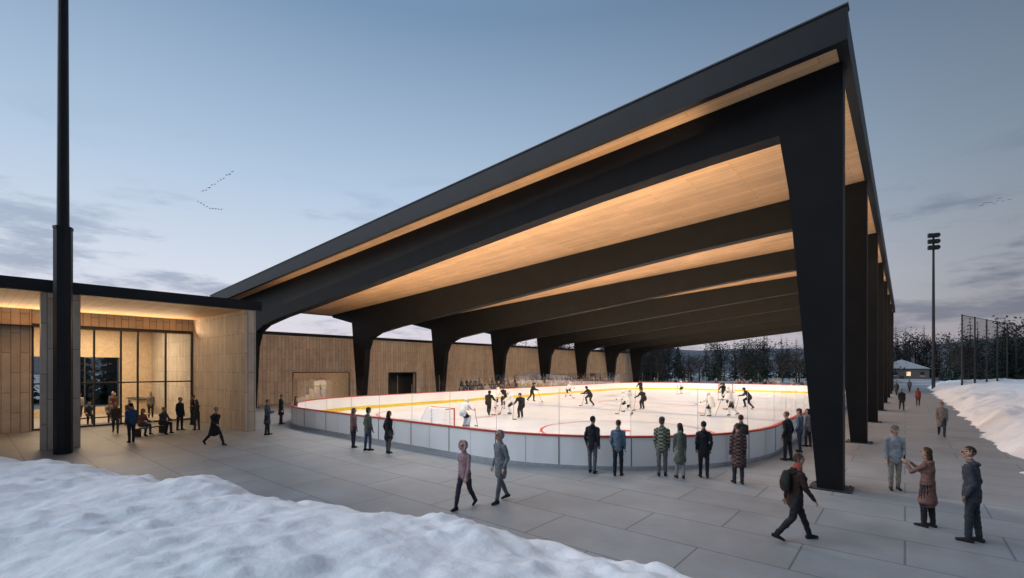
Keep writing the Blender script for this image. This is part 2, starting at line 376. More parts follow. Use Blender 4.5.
# ------------------------------------------------------------ trees
R=random.Random(3)
def quadleaf(b,c,sz,n,mat):
    n=n.normalized(); a=Vector((R.uniform(-1,1),R.uniform(-1,1),R.uniform(-1,1))); u=n.cross(a).normalized(); w=n.cross(u)
    b.add([c-u*sz,c-w*sz*.5,c+u*sz,c+w*sz*.6],[(0,1,2,3)],mat)
def conifer(b,x,y,h,r,n,z0=0):
    b.cyl((x,y,z0),(x,y,z0+h*.95),.02*h,.02,M_bark,5)
    tiers=int(h*1.3); ph=R.uniform(0,6)
    for i in range(n):
        t=R.random()**1.25; ti=(int(t*tiers)+R.uniform(0,.55))/tiers
        z=h*(.06+.94*ti); a=R.uniform(0,2*pi); lob=.75+.25*sin(a*3+ph)+.15*sin(a*7+z)
        rad=r*(1-ti)**.75*lob*sqrt(R.random())+.05
        c=Vector((x+rad*cos(a),y+rad*sin(a),z0+z-rad*.35)); sz=R.uniform(.2,.55)*(1.15-ti)*h/11
        quadleaf(b,c,sz,Vector((cos(a)*.6,sin(a)*.6,R.uniform(.3,1))),M_leaf)
def bare(b,x,y,h,n,mat,sp=.34):
    b.cyl((x,y,0),(x,y,h*.55),.02*h,.012*h,M_bark,6)
    for i in range(9):
        a=R.uniform(0,2*pi); z=h*R.uniform(.3,.55); q=Vector((x+cos(a)*h*sp*.75,y+sin(a)*h*sp*.75,z+h*R.uniform(.2,.4)))
        b.cyl((x,y,z),q,.008*h,.003*h,M_bark,4)
        for j in range(4):
            q2=q+Vector((R.uniform(-1,1),R.uniform(-1,1),R.uniform(.1,1)))*h*.16; b.cyl(Vector((x,y,z)).lerp(q,.6),q2,.004*h,.001*h,M_bark,3)
    cl=[Vector((R.gauss(0,sp*.55),R.gauss(0,sp*.55),R.uniform(.3,.92)))*h for _ in range(14)]
    for i in range(n):
        c=R.choice(cl)+Vector((R.gauss(0,1),R.gauss(0,1),R.gauss(0,.8)))*h*.08
        quadleaf(b,Vector((x,y,0))+c,R.uniform(.1,.28)*h/10,Vector((R.uniform(-1,1),R.uniform(-1,1),R.uniform(-1,1))),mat)
b=MB()
for i in range(290):
    a=radians(R.uniform(-13,44)); D=R.uniform(118,200)
    if -2.5<math.degrees(a)<1.5 and D<202: D=R.uniform(206,225)
    x,y=-sin(a)*D,cos(a)*D
    if R.random()<.66: conifer(b,x,y,R.uniform(6.5,14.8)*(D/150),R.uniform(2.8,4.2),330)
    else: bare(b,x,y,R.uniform(6.5,12.5)*(D/150),620,M_leaf2)
for i in range(80):
    x=R.uniform(10,75); y=R.uniform(116,165)
    if R.random()<.65: conifer(b,x,y,R.uniform(9,15.5),R.uniform(3,4.4),400)
    else: bare(b,x,y,R.uniform(9,14),700,M_leaf2,.38)
b.build('distant_tree_line',fixn=False)
b=MB()
for i in range(45):
    a=radians(R.uniform(44,82)); D=R.uniform(95,140); conifer(b,-sin(a)*D,cos(a)*D,R.uniform(6,8.5),2,140)
b.build('distant_tree_line',fixn=False)
for (x,y,h) in((12,106,10),(17,112,12.5),(22,120,12.5),(14,120,11),(28,125,14),(-62,7,9),(-66,11,11),(-60,12,8),(-64,3,10),(-70,8,12),(-58,9,7)):
    b=MB(); conifer(b,0,0,h,h*.26,1600); b.build('pine_tree',loc=(x,y,0),fixn=False)
b=MB(); n=90; vs=[]
for i in range(n+1):
    a=radians(-50+150*i/n)
    for (D,k) in((330,0),(520,.75),(700,1),(820,.9)):
        h=(24+16*fbm(i*.35,D*.01,3))*k*(1 if D<600 else 1.15)
        vs.append((-sin(a)*D,cos(a)*D,h if k else -1))
b.add(vs,[(4*i+j,4*i+4+j,4*i+5+j,4*i+1+j) for i in range(n) for j in range(3)],M_hill); b.build('hills',smooth=True,fixn=False)

def flock(loc,n,sz,fn):
    b=MB()
    for i in range(n):
        x,y,z=fn(i); s=sz*R.uniform(.8,1.2); a=R.uniform(-.4,.4)
        c=Vector((x,y,z)); u=Vector((cos(a),sin(a),0)); w=Vector((-sin(a),cos(a),0))
        b.add([c-w*.5*s,c+u*.12*s,c+w*.5*s,c-u*.12*s,c+Vector((0,0,.08*s))],[(0,1,4),(1,2,4),(2,3,4),(3,0,4)],M_bird)
        for sg in(-1,1): b.add([c+w*.2*s,c-w*.15*s,c+u*sg*s*.55+Vector((0,0,.3*s)),c+u*sg*s*1.05+Vector((0,0,.1*s))-w*.1*s],[(0,1,2),(0,2,3)],M_bird)
    b.build('bird_flock',loc=loc,fixn=False)
def f1(i):
    if i<11: return (i*.75+R.uniform(-.2,.2),i*.6,i*.62-1+R.uniform(-.3,.3))
    j=i-11; return (j*.8-5,j*.6,-4-j*.35+abs(j-4)*.25)
flock((-172,50,61),20,.8,f1)
flock((31,356,92),9,.9,lambda i:(i*1.3+R.uniform(-1,1),0,R.uniform(-2,2)))

# ------------------------------------------------------------ people
def cmat(c,kind='cloth'):
    k='%s_%02x%02x%02x'%((kind,)+tuple(int(max(0,min(1,x))*255) for x in c))
    return plain(k,c,.85 if kind=='cloth' else .5,0,.22,14,bump=.12 if kind=='cloth' else 0,bscale=60,spec=.2)
class Acc:
    def __init__(s): s.v=[];s.f=[];s.l=[]
    def ring(s,c,u,w,rx,ry,n,lab):
        o=len(s.v)
        for i in range(n): t=2*pi*i/n; s.v.append(c+u*(rx*cos(t))+w*(ry*sin(t))); s.l.append(lab)
        return o
    def tube(s,pts,rad,lab,n=12,ref=None,step=.03):
        P=[];Rr=[]
        rad=[(r,r) if not isinstance(r,tuple) else r for r in rad]
        for i in range(len(pts)-1):
            L=(pts[i+1]-pts[i]).length; k=max(1,int(L/step))
            for j in range(k):
                t=j/k; P.append(pts[i].lerp(pts[i+1],t)); Rr.append((rad[i][0]+(rad[i+1][0]-rad[i][0])*t,rad[i][1]+(rad[i+1][1]-rad[i][1])*t))
        P.append(pts[-1]);Rr.append(rad[-1])
        d0=(P[1]-P[0]).normalized(); d1=(P[-1]-P[-2]).normalized(); r0=min(Rr[0]);r1=min(Rr[-1])
        P=[P[0]-d0*r0*.6]+P+[P[-1]+d1*r1*.6]; Rr=[(Rr[0][0]*.75,Rr[0][1]*.75)]+Rr+[(Rr[-1][0]*.75,Rr[-1][1]*.75)]
        ref=ref or Vector((1,0,0)); rings=[]
        for i,p in enumerate(P):
            d=(P[min(i+1,len(P)-1)]-P[max(i-1,0)]).normalized(); rf=ref
            if abs(d.dot(rf))>.95: rf=Vector((0,1,0))
            u=(rf-d*rf.dot(d)).normalized(); w=d.cross(u); rings.append(s.ring(p,u,w,Rr[i][0],Rr[i][1],n,lab))
        for a,c in zip(rings,rings[1:]):
            for i in range(n): s.f.append((a+i,a+(i+1)%n,c+(i+1)%n,c+i))
        k=len(s.v); s.v.append(P[0]-d0*r0*.25); s.l.append(lab)
        for i in range(n): s.f.append((k,rings[0]+(i+1)%n,rings[0]+i))
        k=len(s.v); s.v.append(P[-1]+d1*r1*.25); s.l.append(lab)
        for i in range(n): s.f.append((k,rings[-1]+i,rings[-1]+(i+1)%n))
    def ell(s,c,r,lab,M=None,n=12):
        M=M or Matrix.Identity(3); m=8; rings=[]
        for j in range(1,m):
            p=-pi/2+pi*j/m; o=len(s.v)
            for i in range(n):
                t=2*pi*i/n; s.v.append(c+M@Vector((r[0]*cos(p)*cos(t),r[1]*cos(p)*sin(t),r[2]*sin(p)))); s.l.append(lab)
            rings.append(o)
        for a,b_ in zip(rings,rings[1:]):
            for i in range(n): s.f.append((a+i,a+(i+1)%n,b_+(i+1)%n,b_+i))
        k=len(s.v); s.v.append(c+M@Vector((0,0,-r[2]))); s.l.append(lab)
        for i in range(n): s.f.append((k,rings[0]+(i+1)%n,rings[0]+i))
        k=len(s.v); s.v.append(c+M@Vector((0,0,r[2]))); s.l.append(lab)
        for i in range(n): s.f.append((k,rings[-1]+i,rings[-1]+(i+1)%n))
POSES=dict(
 stand=dict(L=(4,3),R=(-3,2),AL=(2,5,12,.12),AR=(-3,5,14,.12),lean=1),
 stand2=dict(L=(-4,2),R=(7,9),AL=(-10,8,42,.42),AR=(4,5,14,.12),lean=0),
 pockets=dict(L=(3,2),R=(-4,3),AL=(-16,10,42,.40),AR=(-16,10,42,.40),lean=2),
 walk=dict(L=(25,5),R=(-13,32),AL=(-16,5,10,.05),AR=(14,5,24,.12),lean=5),
 walk2=dict(L=(-12,26),R=(20,5),AL=(10,5,22,.12),AR=(-13,5,12,.05),lean=4),
 stroll=dict(L=(15,4),R=(-9,20),AL=(-14,9,40,.40),AR=(-10,9,42,.40),lean=3),
 stride=dict(L=(36,12),R=(-22,30),AL=(-28,8,30,.05),AR=(30,8,45,.1),lean=9),
 phone=dict(L=(3,3),R=(-3,3),AL=(42,6,82,.75),AR=(44,6,86,.75),lean=3,hp=-16),
 raise_=dict(L=(3,3),R=(-2,3),AL=(50,4,88,.75),AR=(48,5,90,.75),lean=0),
 cross=dict(L=(5,4),R=(-3,2),AL=(18,10,84,1.3),AR=(20,10,80,1.3),lean=1),
 sit=dict(L=(86,84),R=(80,92),AL=(30,8,50,.4),AR=(28,8,55,.4),lean=10,sit=1),
 skate=dict(L=(58,72),R=(8,52),AL=(42,14,38,.6),AR=(30,20,50,.6),lean=38,hp=25),
 skate2=dict(L=(46,66),R=(50,62),AL=(40,18,36,.7),AR=(34,18,48,.7),lean=34,hp=24),
 glide=dict(L=(24,26),R=(-12,30),AL=(34,18,40,.6),AR=(20,18,60,.6),lean=22,hp=14),
)
def person(name,x,y,heading,h=1.75,pose='stand',top=(.03,.03,.035),pants=(.025,.028,.04),skin=(.42,.26,.19),hair=(.03,.02,.015),hat=None,hood=False,
           shoes=(.02,.02,.02),coat=.12,fem=False,glove=None,vox=.02,pack=None,hockey=None,z=0,hy=0,longhair=False,phone=False,bag=None,scarf=None,trim=None,check=None):
    p=POSES[pose]; A=Acc(); X=Acc(); V=Vector; L=radians(p.get('lean',0))
    bulk=1.0 if hockey is None else 1.28
    def tp(a,b_,c): return V((a,b_*cos(L)+c*sin(L),-b_*sin(L)+c*cos(L)))
    sw=(.150 if fem else .172)*(1.15 if hockey else 1)
    k=.90 if fem else 1.
    T=[tp(0,0,-.06),tp(0,0,.02),tp(0,-.005,.16),tp(0,.0,.32),tp(0,0,.40),tp(0,0,.465)]
    rr=[(.150,.115),(.158,.122),(.140*k+.008,.115),(.162*k,.132),(.158*k,.118),(.10*k,.085)]
    A.tube(T,[(a*bulk,c*bulk) for a,c in rr],'top',18,V((1,0,0)))
    if coat>.05:
        c0=tp(0,0,.05); c1=V((0,.0,-coat)); fl=.160+ (.04 if coat>.3 else .006)
        A.tube([c0,c1*.4,c1],[(.162*bulk,.128*bulk),(.166*bulk,.136*bulk),(fl*bulk,(fl-.03)*bulk)],'top',18,V((1,0,0)))
    A.tube([tp(0,0,.46),tp(0,.01,.53),tp(0,.02,.60)],[.07,.058,.054],'skin',12)
    A.tube([tp(0,-.005,.465),tp(0,0,.515)],[(.086,.08),(.074,.072)],'scarf' if scarf else 'top',14)
    if scarf: A.tube([tp(0,.0,.49),tp(0,.005,.55)],[(.096,.09),(.086,.084)],'scarf',14)
    low=[]
    for sg,key in((-1,'L'),(1,'R')):
        a,kn=[radians(q) for q in p[key]]; b2=a-kn
        hp=V((sg*.082,0,-.03)); kne=hp+V((sg*.012,sin(a)*.44,-cos(a)*.44)); ank=kne+V((0,sin(b2)*.43,-cos(b2)*.43))
        A.tube([hp,hp.lerp(kne,.35),kne],[.092*bulk,.085*bulk,.064*bulk],'pants',14)
        A.tube([kne,kne.lerp(ank,.35),ank],[.064*bulk,.062*bulk,.05*bulk],'socks' if hockey else 'pants',12)
        fp=min(0,b2+radians(18))*.9 if p.get('sit') is None else 0
        fd=V((sg*.12,cos(fp),sin(fp))).normalized(); up=V((0,-sin(fp),cos(fp)))
        heel=ank-fd*.055-up*.055; toe=ank+fd*.165-up*.06
        A.tube([heel,ank-up*.045+fd*.04,toe],[(.036,.04),(.042,.042),(.04,.026)],'shoes',12,V((1,0,0)))
        A.tube([ank,ank-up*.05],[.047,.044],'shoes',10)
        low.append(min((heel-up*.036).z,(toe-up*.028).z))
        if hockey:
            q0=heel-up*.075;q1=toe-up*.06+fd*.03
            X.tube([q0,q1],[(.006,.03),(.006,.03)],'blade',6,V((1,0,0)),.1); low[-1]-=.07
            if hockey.get('goalie'):
                kf=kne+V((0,.10,.06)); af=ank+V((0,.10,0)); A.tube([kf,af],[(.14,.06),(.14,.06)],'socks',12,V((1,0,0)))
    zmin=min(low)
    hands=[]
    for sg,key in((-1,'AL'),(1,'AR')):
        s_,o_,e_,i_=p[key]; s_=radians(s_);o_=radians(o_);e_=radians(e_)
        sh=tp(sg*sw,0,.40)
        d=V((sg*sin(o_),sin(s_)*cos(o_),-cos(s_)*cos(o_))); el=sh+d*.285
        f=V((sg*(sin(o_)-i_*.6),sin(s_+e_),-cos(s_+e_))).normalized(); wr=el+f*.245
        A.tube([tp(sg*sw*.6,0,.425),sh],[.062*k*bulk,.066*k*bulk],'top',12,V((0,1,0)))
        A.tube([sh,sh.lerp(el,.5),el],[.064*k*bulk,.056*k*bulk,.050*k*bulk],'top',12)
        A.tube([el,el.lerp(wr,.4),wr],[.050*k*bulk,.046*k*bulk,.036*k*bulk],'top',12)
        gl='glove' if (glove or hockey) else 'skin'
        side=f.cross(V((0,0,1))) if abs(f.z)<.9 else V((0,1,0))
        side=side.normalized(); pn=side.cross(f).normalized(); gs=1.5 if hockey else 1.
        A.tube([wr,wr+f*.03,wr+f*.085],[(.024*gs,.02*gs),(.036*gs,.018*gs),(.04*gs,.016*gs)],gl,10,side)
        rf=max(.009,vox*.62)*(1.3 if hockey else 1)
        for q,ln in zip((-.03,-.01,.01,.03),(.062,.075,.07,.054)):
            b0=wr+f*.08+side*q; b1=b0+f*ln*.55-pn*.012; b2_=b1+f*ln*.4-pn*.03
            A.tube([b0,b1,b2_],[rf,rf,rf*.85],gl,6,None,.02)
        t0=wr+f*.03-side*.03; t1=t0+f*.035-side*.028; A.tube([t0,t1,t1+f*.03-pn*.01],[rf*1.15,rf*1.1,rf*.9],gl,6,None,.02)
        hands.append((wr+f*.09,f,side,pn))
    yw=radians(hy); pt=radians(p.get('hp',0))
    HM=(Matrix.Rotation(yw,3,'Z')@Matrix.Rotation(pt,3,'X'))
    c=tp(0,.02,.585)+V((0,.012,.095))
    def hp_(a,b_,d): return c+HM@V((a,b_,d))
    A.ell(c,(.078,.097,.112),'skin',HM,14); A.ell(hp_(0,.022,-.058),(.056,.068,.062),'skin',HM)
    A.tube([hp_(0,.092,.018),hp_(0,.110,-.02)],[.010,.015],'skin',8,None,.015)
    for sg in(-1,1):
        A.ell(hp_(sg*.080,-.002,-.008),(.012,.02,.032),'skin',HM,8)
        if vox<.014: A.ell(hp_(sg*.031,.087,.014),(.013,.011,.007),'eye',HM,8)
    if vox<.014: A.ell(hp_(0,.086,-.062),(.024,.012,.006),'mouth',HM,8)
    if hockey: A.ell(hp_(0,-.005,.035),(.11,.13,.112),'hat',HM,14)
    elif hood:
        A.ell(hp_(0,-.04,.012),(.112,.105,.135),'top',HM,14)
        if trim:
            for i in range(16):
                t=2*pi*i/16; A.ell(hp_(.1*cos(t),.045,.012+.125*sin(t)),(.028,.03,.028),'trim',HM,6)
    elif hat: A.ell(hp_(0,-.008,.056),(.090,.108,.088),'hat',HM,14); A.ell(hp_(0,-.035,-.01),(.083,.08,.098),'hair',HM,12)
    else: A.ell(hp_(0,-.018,.030),(.088,.103,.104),'hair',HM,14)
    if longhair: A.tube([hp_(0,-.05,.02),hp_(0,-.075,-.12),hp_(0,-.085,-.24)],[(.078,.06),(.09,.045),(.06,.025)],'hair',12)
    if not hood and not hockey and coat>.1: A.tube([tp(-.06,-.075,.485),tp(0,-.10,.47),tp(.06,-.075,.485)],[.032,.042,.032],'top',10,V((0,0,1)))
    if pack:
        A.tube([tp(0,-.2,.08),tp(0,-.215,.2),tp(0,-.195,.40)],[(.13,.07),(.14,.085),(.11,.06)],'pack',14)
        for sg in(-1,1): A.tube([tp(sg*.1,-.13,.42),tp(sg*.11,.0,.475),tp(sg*.115,.13,.34),tp(sg*.13,.10,.14)],[.02]*4,'pack',8)
    if bag:
        A.tube([tp(-.1,.13,.43),tp(.05,.14,.15),tp(.17,.05,-.05)],[.014]*3,'pack',6); A.tube([tp(.2,-.06,-.1),tp(.2,.1,-.1)],[(.05,.09),(.05,.09)],'pack',10)
    if phone:
        m=(hands[0][0]+hands[1][0])/2+V((0,.03,.03)); X.tube([m-V((0,0,.07)),m+V((0,0,.07))],[(.036,.006),(.036,.006)],'dev',8,V((1,0,0)),.2)
    if hockey:
        h0=hands[1][0]; g_=V((.25,.95,zmin+.03))
        d=(g_-h0).normalized(); X.tube([h0-d*.12,g_],[(.018,.014)]*2,'stick',6,None,.3); X.tube([g_,g_+V((-.28,.08,.02))],[(.035,.012)]*2,'stick',6,V((0,0,1)),.3)
    me=bpy.data.meshes.new('tmp'); me.from_pydata([tuple(v) for v in A.v],[],A.f)
    o=bpy.data.objects.new('tmp',me); col.objects.link(o)
    md=o.modifiers.new('r','REMESH'); md.mode='VOXEL'; md.voxel_size=vox; md.use_smooth_shade=True
    dg=bpy.context.evaluated_depsgraph_get(); ev=o.evaluated_get(dg); m2=bpy.data.meshes.new_from_object(ev)
    bpy.data.objects.remove(o); bpy.data.meshes.remove(me)
    kd=kdtree.KDTree(len(A.v))
    for i,v in enumerate(A.v): kd.insert(v,i)
    kd.balance()
    cols=dict(top=top,pants=pants,skin=skin,hair=hair,hat=hat or (.03,.03,.03),shoes=shoes,glove=glove or (.03,.03,.03),eye=(.02,.015,.01),mouth=(.3,.12,.1),
              pack=pack or bag or (.03,.03,.03),trim=trim or (.4,.35,.3),scarf=scarf or (.3,.1,.1),socks=(hockey or {}).get('socks',pants),blade=(.6,.6,.62),stick=(.25,.18,.1),dev=(.01,.01,.01),check=check or (0,0,0))
    labs=list(cols.keys()); vs=[v.co.copy() for v in m2.vertices]; fs=[tuple(f.vertices) for f in m2.polygons]; ml=[]
    vl=[A.l[kd.find(v)[1]] for v in vs]
    for f in fs:
        c4=[vl[i] for i in f]; lb=max(set(c4),key=c4.count)
        if check and lb=='top':
            q=vs[f[0]]
            if (int((q.z+5)/.055)%2==0)!=(int((q.x+5)/.07)%3==0): lb='check'
        ml.append(labs.index(lb))
    if vox<.03:
        for i,v in enumerate(vs):
            if vl[i] in('top','pants'):
                q=noise.noise_vector(Vector((v.x*9,v.y*9,v.z*14+x*7)))+.4*noise.noise_vector(Vector((v.x*24,v.y*24,v.z*30+x*7))); vs[i]=v+q*.011
    n0=len(vs)
    for v in X.v: vs.append(v.copy())
    for f in X.f: fs.append(tuple(i+n0 for i in f)); ml.append(labs.index(X.l[f[0]]))
    s=h/1.77
    used=sorted(set(ml)); me=bpy.data.meshes.new(name)
    me.from_pydata([((v.x)*s,(v.y)*s,(v.z-zmin)*s) for v in vs],[],fs)
    for u in used: me.materials.append(cmat(cols[labs[u]],'skin' if labs[u]=='skin' else 'cloth'))
    me.polygons.foreach_set('material_index',[used.index(q) for q in ml]); me.polygons.foreach_set('use_smooth',[True]*len(fs))
    bpy.data.meshes.remove(m2)
    o=bpy.data.objects.new(name,me); col.objects.link(o); o.location=(x,y,z); o.rotation_euler=(0,0,radians(heading)); return o
N=.0105; Md=.014
person('pedestrian_with_backpack',-1.66,10.63,-52,1.76,'walk',top=(.035,.02,.018),pants=(.02,.02,.025),pack=(.02,.02,.022),coat=.2,vox=N,scarf=(.3,.07,.05),hy=10,hair=(.06,.03,.02))
person('pedestrian_taking_photo',.37,13.33,62,1.68,'raise_',top=(.17,.09,.075),pants=(.02,.02,.025),coat=.42,fem=True,vox=N,phone=True,longhair=True,hair=(.05,.03,.02))
person('pedestrian',1.0,12.75,75,1.84,'pockets',top=(.045,.05,.06),pants=(.03,.035,.045),coat=.2,vox=N,hy=15,hair=(.03,.025,.02))
person('pedestrian',-.22,16.79,-165,1.78,'stand2',top=(.24,.26,.29),pants=(.22,.20,.18),coat=.16,vox=N,hat=(.12,.12,.13),hy=20)
person('pedestrian_in_hooded_jacket',-8.16,7.88,-168,1.66,'walk2',top=(.32,.21,.23),pants=(.03,.03,.05),coat=.16,fem=True,vox=N,hood=True,trim=(.42,.30,.30))
person('pedestrian_in_hooded_parka',-7.85,8.85,170,1.82,'stroll',top=(.17,.18,.20),pants=(.12,.13,.15),coat=.30,vox=N,hood=True)
def face(x,y,tx=-17,ty=32): return math.degrees(math.atan2(-(tx-x),(ty-y)))
SP=[(-7.74,13.2,'pockets',(.02,.022,.028),(.10,.11,.13),0,.2,None),(-6.93,13.4,'stand2',(.10,.15,.2),(.02,.022,.03),0,.14,None),
(-5.85,14.25,'stand2',(.26,.27,.2),(.13,.12,.12),0,.16,(.06,.07,.06)),(-5.3,14.3,'stand',(.10,.11,.09),(.25,.24,.25),1,.42,None),
(-4.78,14.9,'pockets',(.02,.022,.025),(.02,.022,.03),0,.24,None),(-3.75,14.75,'stand',(.16,.09,.08),(.03,.03,.04),0,.38,(.04,.03,.035)),
(-3.3,19.6,'pockets',(.02,.02,.024),(.02,.02,.025),0,.2,None),(-3.25,21.9,'stand2',(.09,.12,.16),(.03,.04,.06),0,.15,None),
(-3.2,23.6,'stand',(.14,.14,.16),(.03,.03,.04),1,.2,None),(-4.3,17.3,'cross',(.05,.05,.055),(.03,.03,.03),0,.15,None),
(-18,10.8,'stand',(.25,.14,.13),(.03,.03,.05),1,.16,None),(-16.9,10.8,'stand2',(.12,.13,.1),(.06,.09,.14),0,.2,None),(-15.75,11.0,'pockets',(.02,.022,.025),(.10,.10,.11),1,.35,None)]
hrs=[(.02,.015,.012),(.05,.03,.02),(.10,.07,.05),(.03,.03,.03)]
for i,(x,y,po,t,pa,fm,ct,ck) in enumerate(SP):
    person('spectator',x,y,face(x,y,*((-12,26) if x>-12 else (-20,40)))+R.uniform(-12,12),R.uniform(1.62,1.68) if fm else R.uniform(1.72,1.84),po,top=t,pants=pa,coat=ct,fem=bool(fm),longhair=bool(fm),
           hair=hrs[i%4],hat=(.05,.05,.07) if i in(2,7,11) else None,vox=Md,hy=R.uniform(-25,25),scarf=(.3,.28,.25) if i==3 else None,check=ck)
EN=[(-27.0,5.0,100,'stand2',(.04,.08,.16),(.03,.03,.04),0),(-30.3,7.7,-60,'stand',(.03,.03,.04),(.03,.03,.04),0),(-29.6,8.3,110,'phone',(.05,.045,.04),(.05,.05,.06),1),
(-23.3,7.2,-70,'stride',(.02,.02,.025),(.02,.02,.025),0),(-24.7,10.0,-30,'cross',(.05,.08,.12),(.02,.02,.03),0),(-28.9,12.5,-20,'stand',(.02,.02,.03),(.03,.04,.06),0),
(-28.3,13.1,-10,'pockets',(.10,.09,.08),(.03,.03,.04),1),(-31.6,5.2,-100,'walk',(.06,.05,.05),(.05,.05,.07),1),(-32.5,8.9,-20,'stand2',(.03,.03,.03),(.03,.03,.03),0),
(1.4,31.6,178,'walk',(.22,.2,.19),(.04,.04,.05),0),(-.2,49.1,185,'walk',(.03,.03,.04),(.03,.03,.04),0),(.9,55.4,0,'walk2',(.2,.05,.04),(.03,.03,.04),1),(-.8,75,170,'walk',(.05,.05,.06),(.03,.03,.04),0),
(.5,88,10,'walk2',(.1,.1,.12),(.03,.03,.04),0)]
for x,y,hd,po,t,pa,fm in EN:
    person('pedestrian',x,y,hd,1.66 if fm else 1.78,po,top=t,pants=pa,fem=bool(fm),coat=R.choice((.12,.2,.35)),vox=.017 if y<40 else .03,hair=R.choice(hrs),longhair=bool(fm),hy=R.uniform(-20,20))
def bench(x,y,rot,L=1.8):
    b=MB()
    for i in range(4): b.box(-L/2,L/2,-.2+i*.11,-.11+i*.11,.40,.44,M_int)
    for sx in(-L/2+.2,L/2-.2): b.box(sx-.04,sx+.04,-.2,.22,0,.397,M_dark)
    b.box(-L/2+.3,L/2-.3,-.02,.04,.34,.397,M_dark)
    b.build('park_bench',loc=(x,y,0)).rotation_euler=(0,0,radians(rot))
bench(-29.4,6.2,-60)
person('seated_pedestrian',-29.45,5.85,-60,1.7,'sit',top=(.22,.09,.08),pants=(.04,.08,.13),fem=True,vox=.016,longhair=True,coat=.06)
person('seated_pedestrian',-29.2,6.65,-60,1.76,'sit',top=(.05,.06,.08),pants=(.03,.03,.05),vox=.016,coat=.06)
bench(-37.6,5.6,-90,4.5)
for i,c_ in enumerate(((.35,.08,.06),(.05,.07,.1),(.3,.28,.25),(.08,.08,.09))):
    person('seated_visitor',-37.6,4.0+i*.95,-90,1.7,'sit',top=c_,pants=(.04,.04,.06),vox=.022,coat=.06,z=.03)
for x,y,hd in((-40,6.5,-70),(-41.5,5,60),(-39.2,8.3,-100),(-43.5,7,-90)):
    person('lobby_visitor',x,y,hd,1.74,R.choice(('stand','stand2','walk')),top=R.choice(((.05,.06,.08),(.25,.22,.2),(.12,.05,.04))),vox=.024,z=.03)
BK=dict(top=(.02,.02,.022),pants=(.02,.02,.022),hat=(.02,.02,.02)); WH=dict(top=(.75,.75,.73),pants=(.03,.03,.035),hat=(.75,.75,.75))
HP=[(-22.1,23.6,30,0,'skate'),(-21.5,25.6,120,1,'skate2'),(-19.6,24.2,200,0,'skate2'),(-28.5,36.8,-60,0,'glide'),(-20.9,35.3,90,0,'skate'),(-17.2,34.7,-120,1,'skate2'),(-16.2,35.8,170,0,'skate2'),
(-10,32.9,60,1,'skate2'),(-9.2,34.6,120,1,'glide'),(-14.7,52.2,180,0,'skate'),(-9.6,41.1,100,0,'skate'),(-10.6,39.2,40,1,'glide'),(-29.2,44.3,-100,1,'skate'),(-24.3,52.8,180,0,'glide'),(-25.4,28,10,1,'skate'),(-27.4,31.4,190,0,'skate2'),(-15,30.5,80,1,'skate'),(-22,60,180,1,'skate2')]
for x,y,hd,w,po in HP:
    kw=WH if w else BK
    person('hockey_player',x,y,hd,1.9,po,coat=.14,vox=.02,hockey=dict(socks=(.72,.72,.7) if w else (.03,.03,.03)),z=.03,shoes=(.02,.02,.02),**kw)
person('hockey_goalkeeper',-18.9,18.1,5,1.84,'skate2',coat=.14,vox=.02,hockey=dict(socks=(.7,.7,.68),goalie=1),z=.03,**WH)
person('hockey_goalkeeper',-19,67.2,180,1.84,'skate2',coat=.14,vox=.025,hockey=dict(socks=(.7,.7,.68),goalie=1),z=.03,**BK)
b=MB(); BY0,BY1=36,70
for t in range(3):
    x1=-36.6-t*.9; zt=.45+.42*t
    b.box(x1-.40,x1,BY0,BY1,zt-.05,zt,M_alu); b.box(x1-.9,x1-.42,BY0,BY1,zt-.3,zt-.26,M_alu)
    y=BY0+.5
    while y<BY1: b.box(x1-.35,x1-.28,y,y+.08,0,zt-.052,M_dark); y+=2.4
b.build('bleachers')
base=[];TC=[(.03,.03,.035),(.35,.34,.33),(.20,.05,.04),(.05,.08,.16),(.12,.10,.08),(.22,.22,.23),(.04,.04,.04),(.02,.02,.02),(.2,.18,.13),(.1,.04,.05)]
for i in range(10):
    base.append(person('spectator',-35.2,34+i*3.3,-90+R.uniform(-30,30),1.74,R.choice(('stand','stand2','cross','pockets')),top=TC[i],vox=.028,hair=hrs[i%4],hat=(.3,.3,.3) if i%3==0 else None))
sb=[person('seated_spectator',-36.75,37+i*.7,-90,1.74,'sit',top=TC[(i*3+1)%10],vox=.028,hair=hrs[i%4],coat=.06,fem=i%2==0,longhair=i%2==0) for i in range(6)]
for t in range(3):
    y=BY0+.6
    while y<BY1-.5:
        if not(t==0 and y<41.5) and R.random()<.75:
            o=R.choice(sb).copy(); col.objects.link(o); o.location=(-36.75-t*.9,y,.42*t); o.rotation_euler=(0,0,radians(-90+R.uniform(-25,25)))
        y+=R.uniform(.6,.85)
for i in range(30):
    o=base[i%10].copy(); col.objects.link(o)
    if i<14: o.location=(-35.2,R.uniform(33,66),0); o.rotation_euler=(0,0,radians(-90+R.uniform(-40,40)))
    else: o.location=(R.uniform(-33,-8),73.4+R.uniform(0,2),0); o.rotation_euler=(0,0,radians(180+R.uniform(-30,30)))

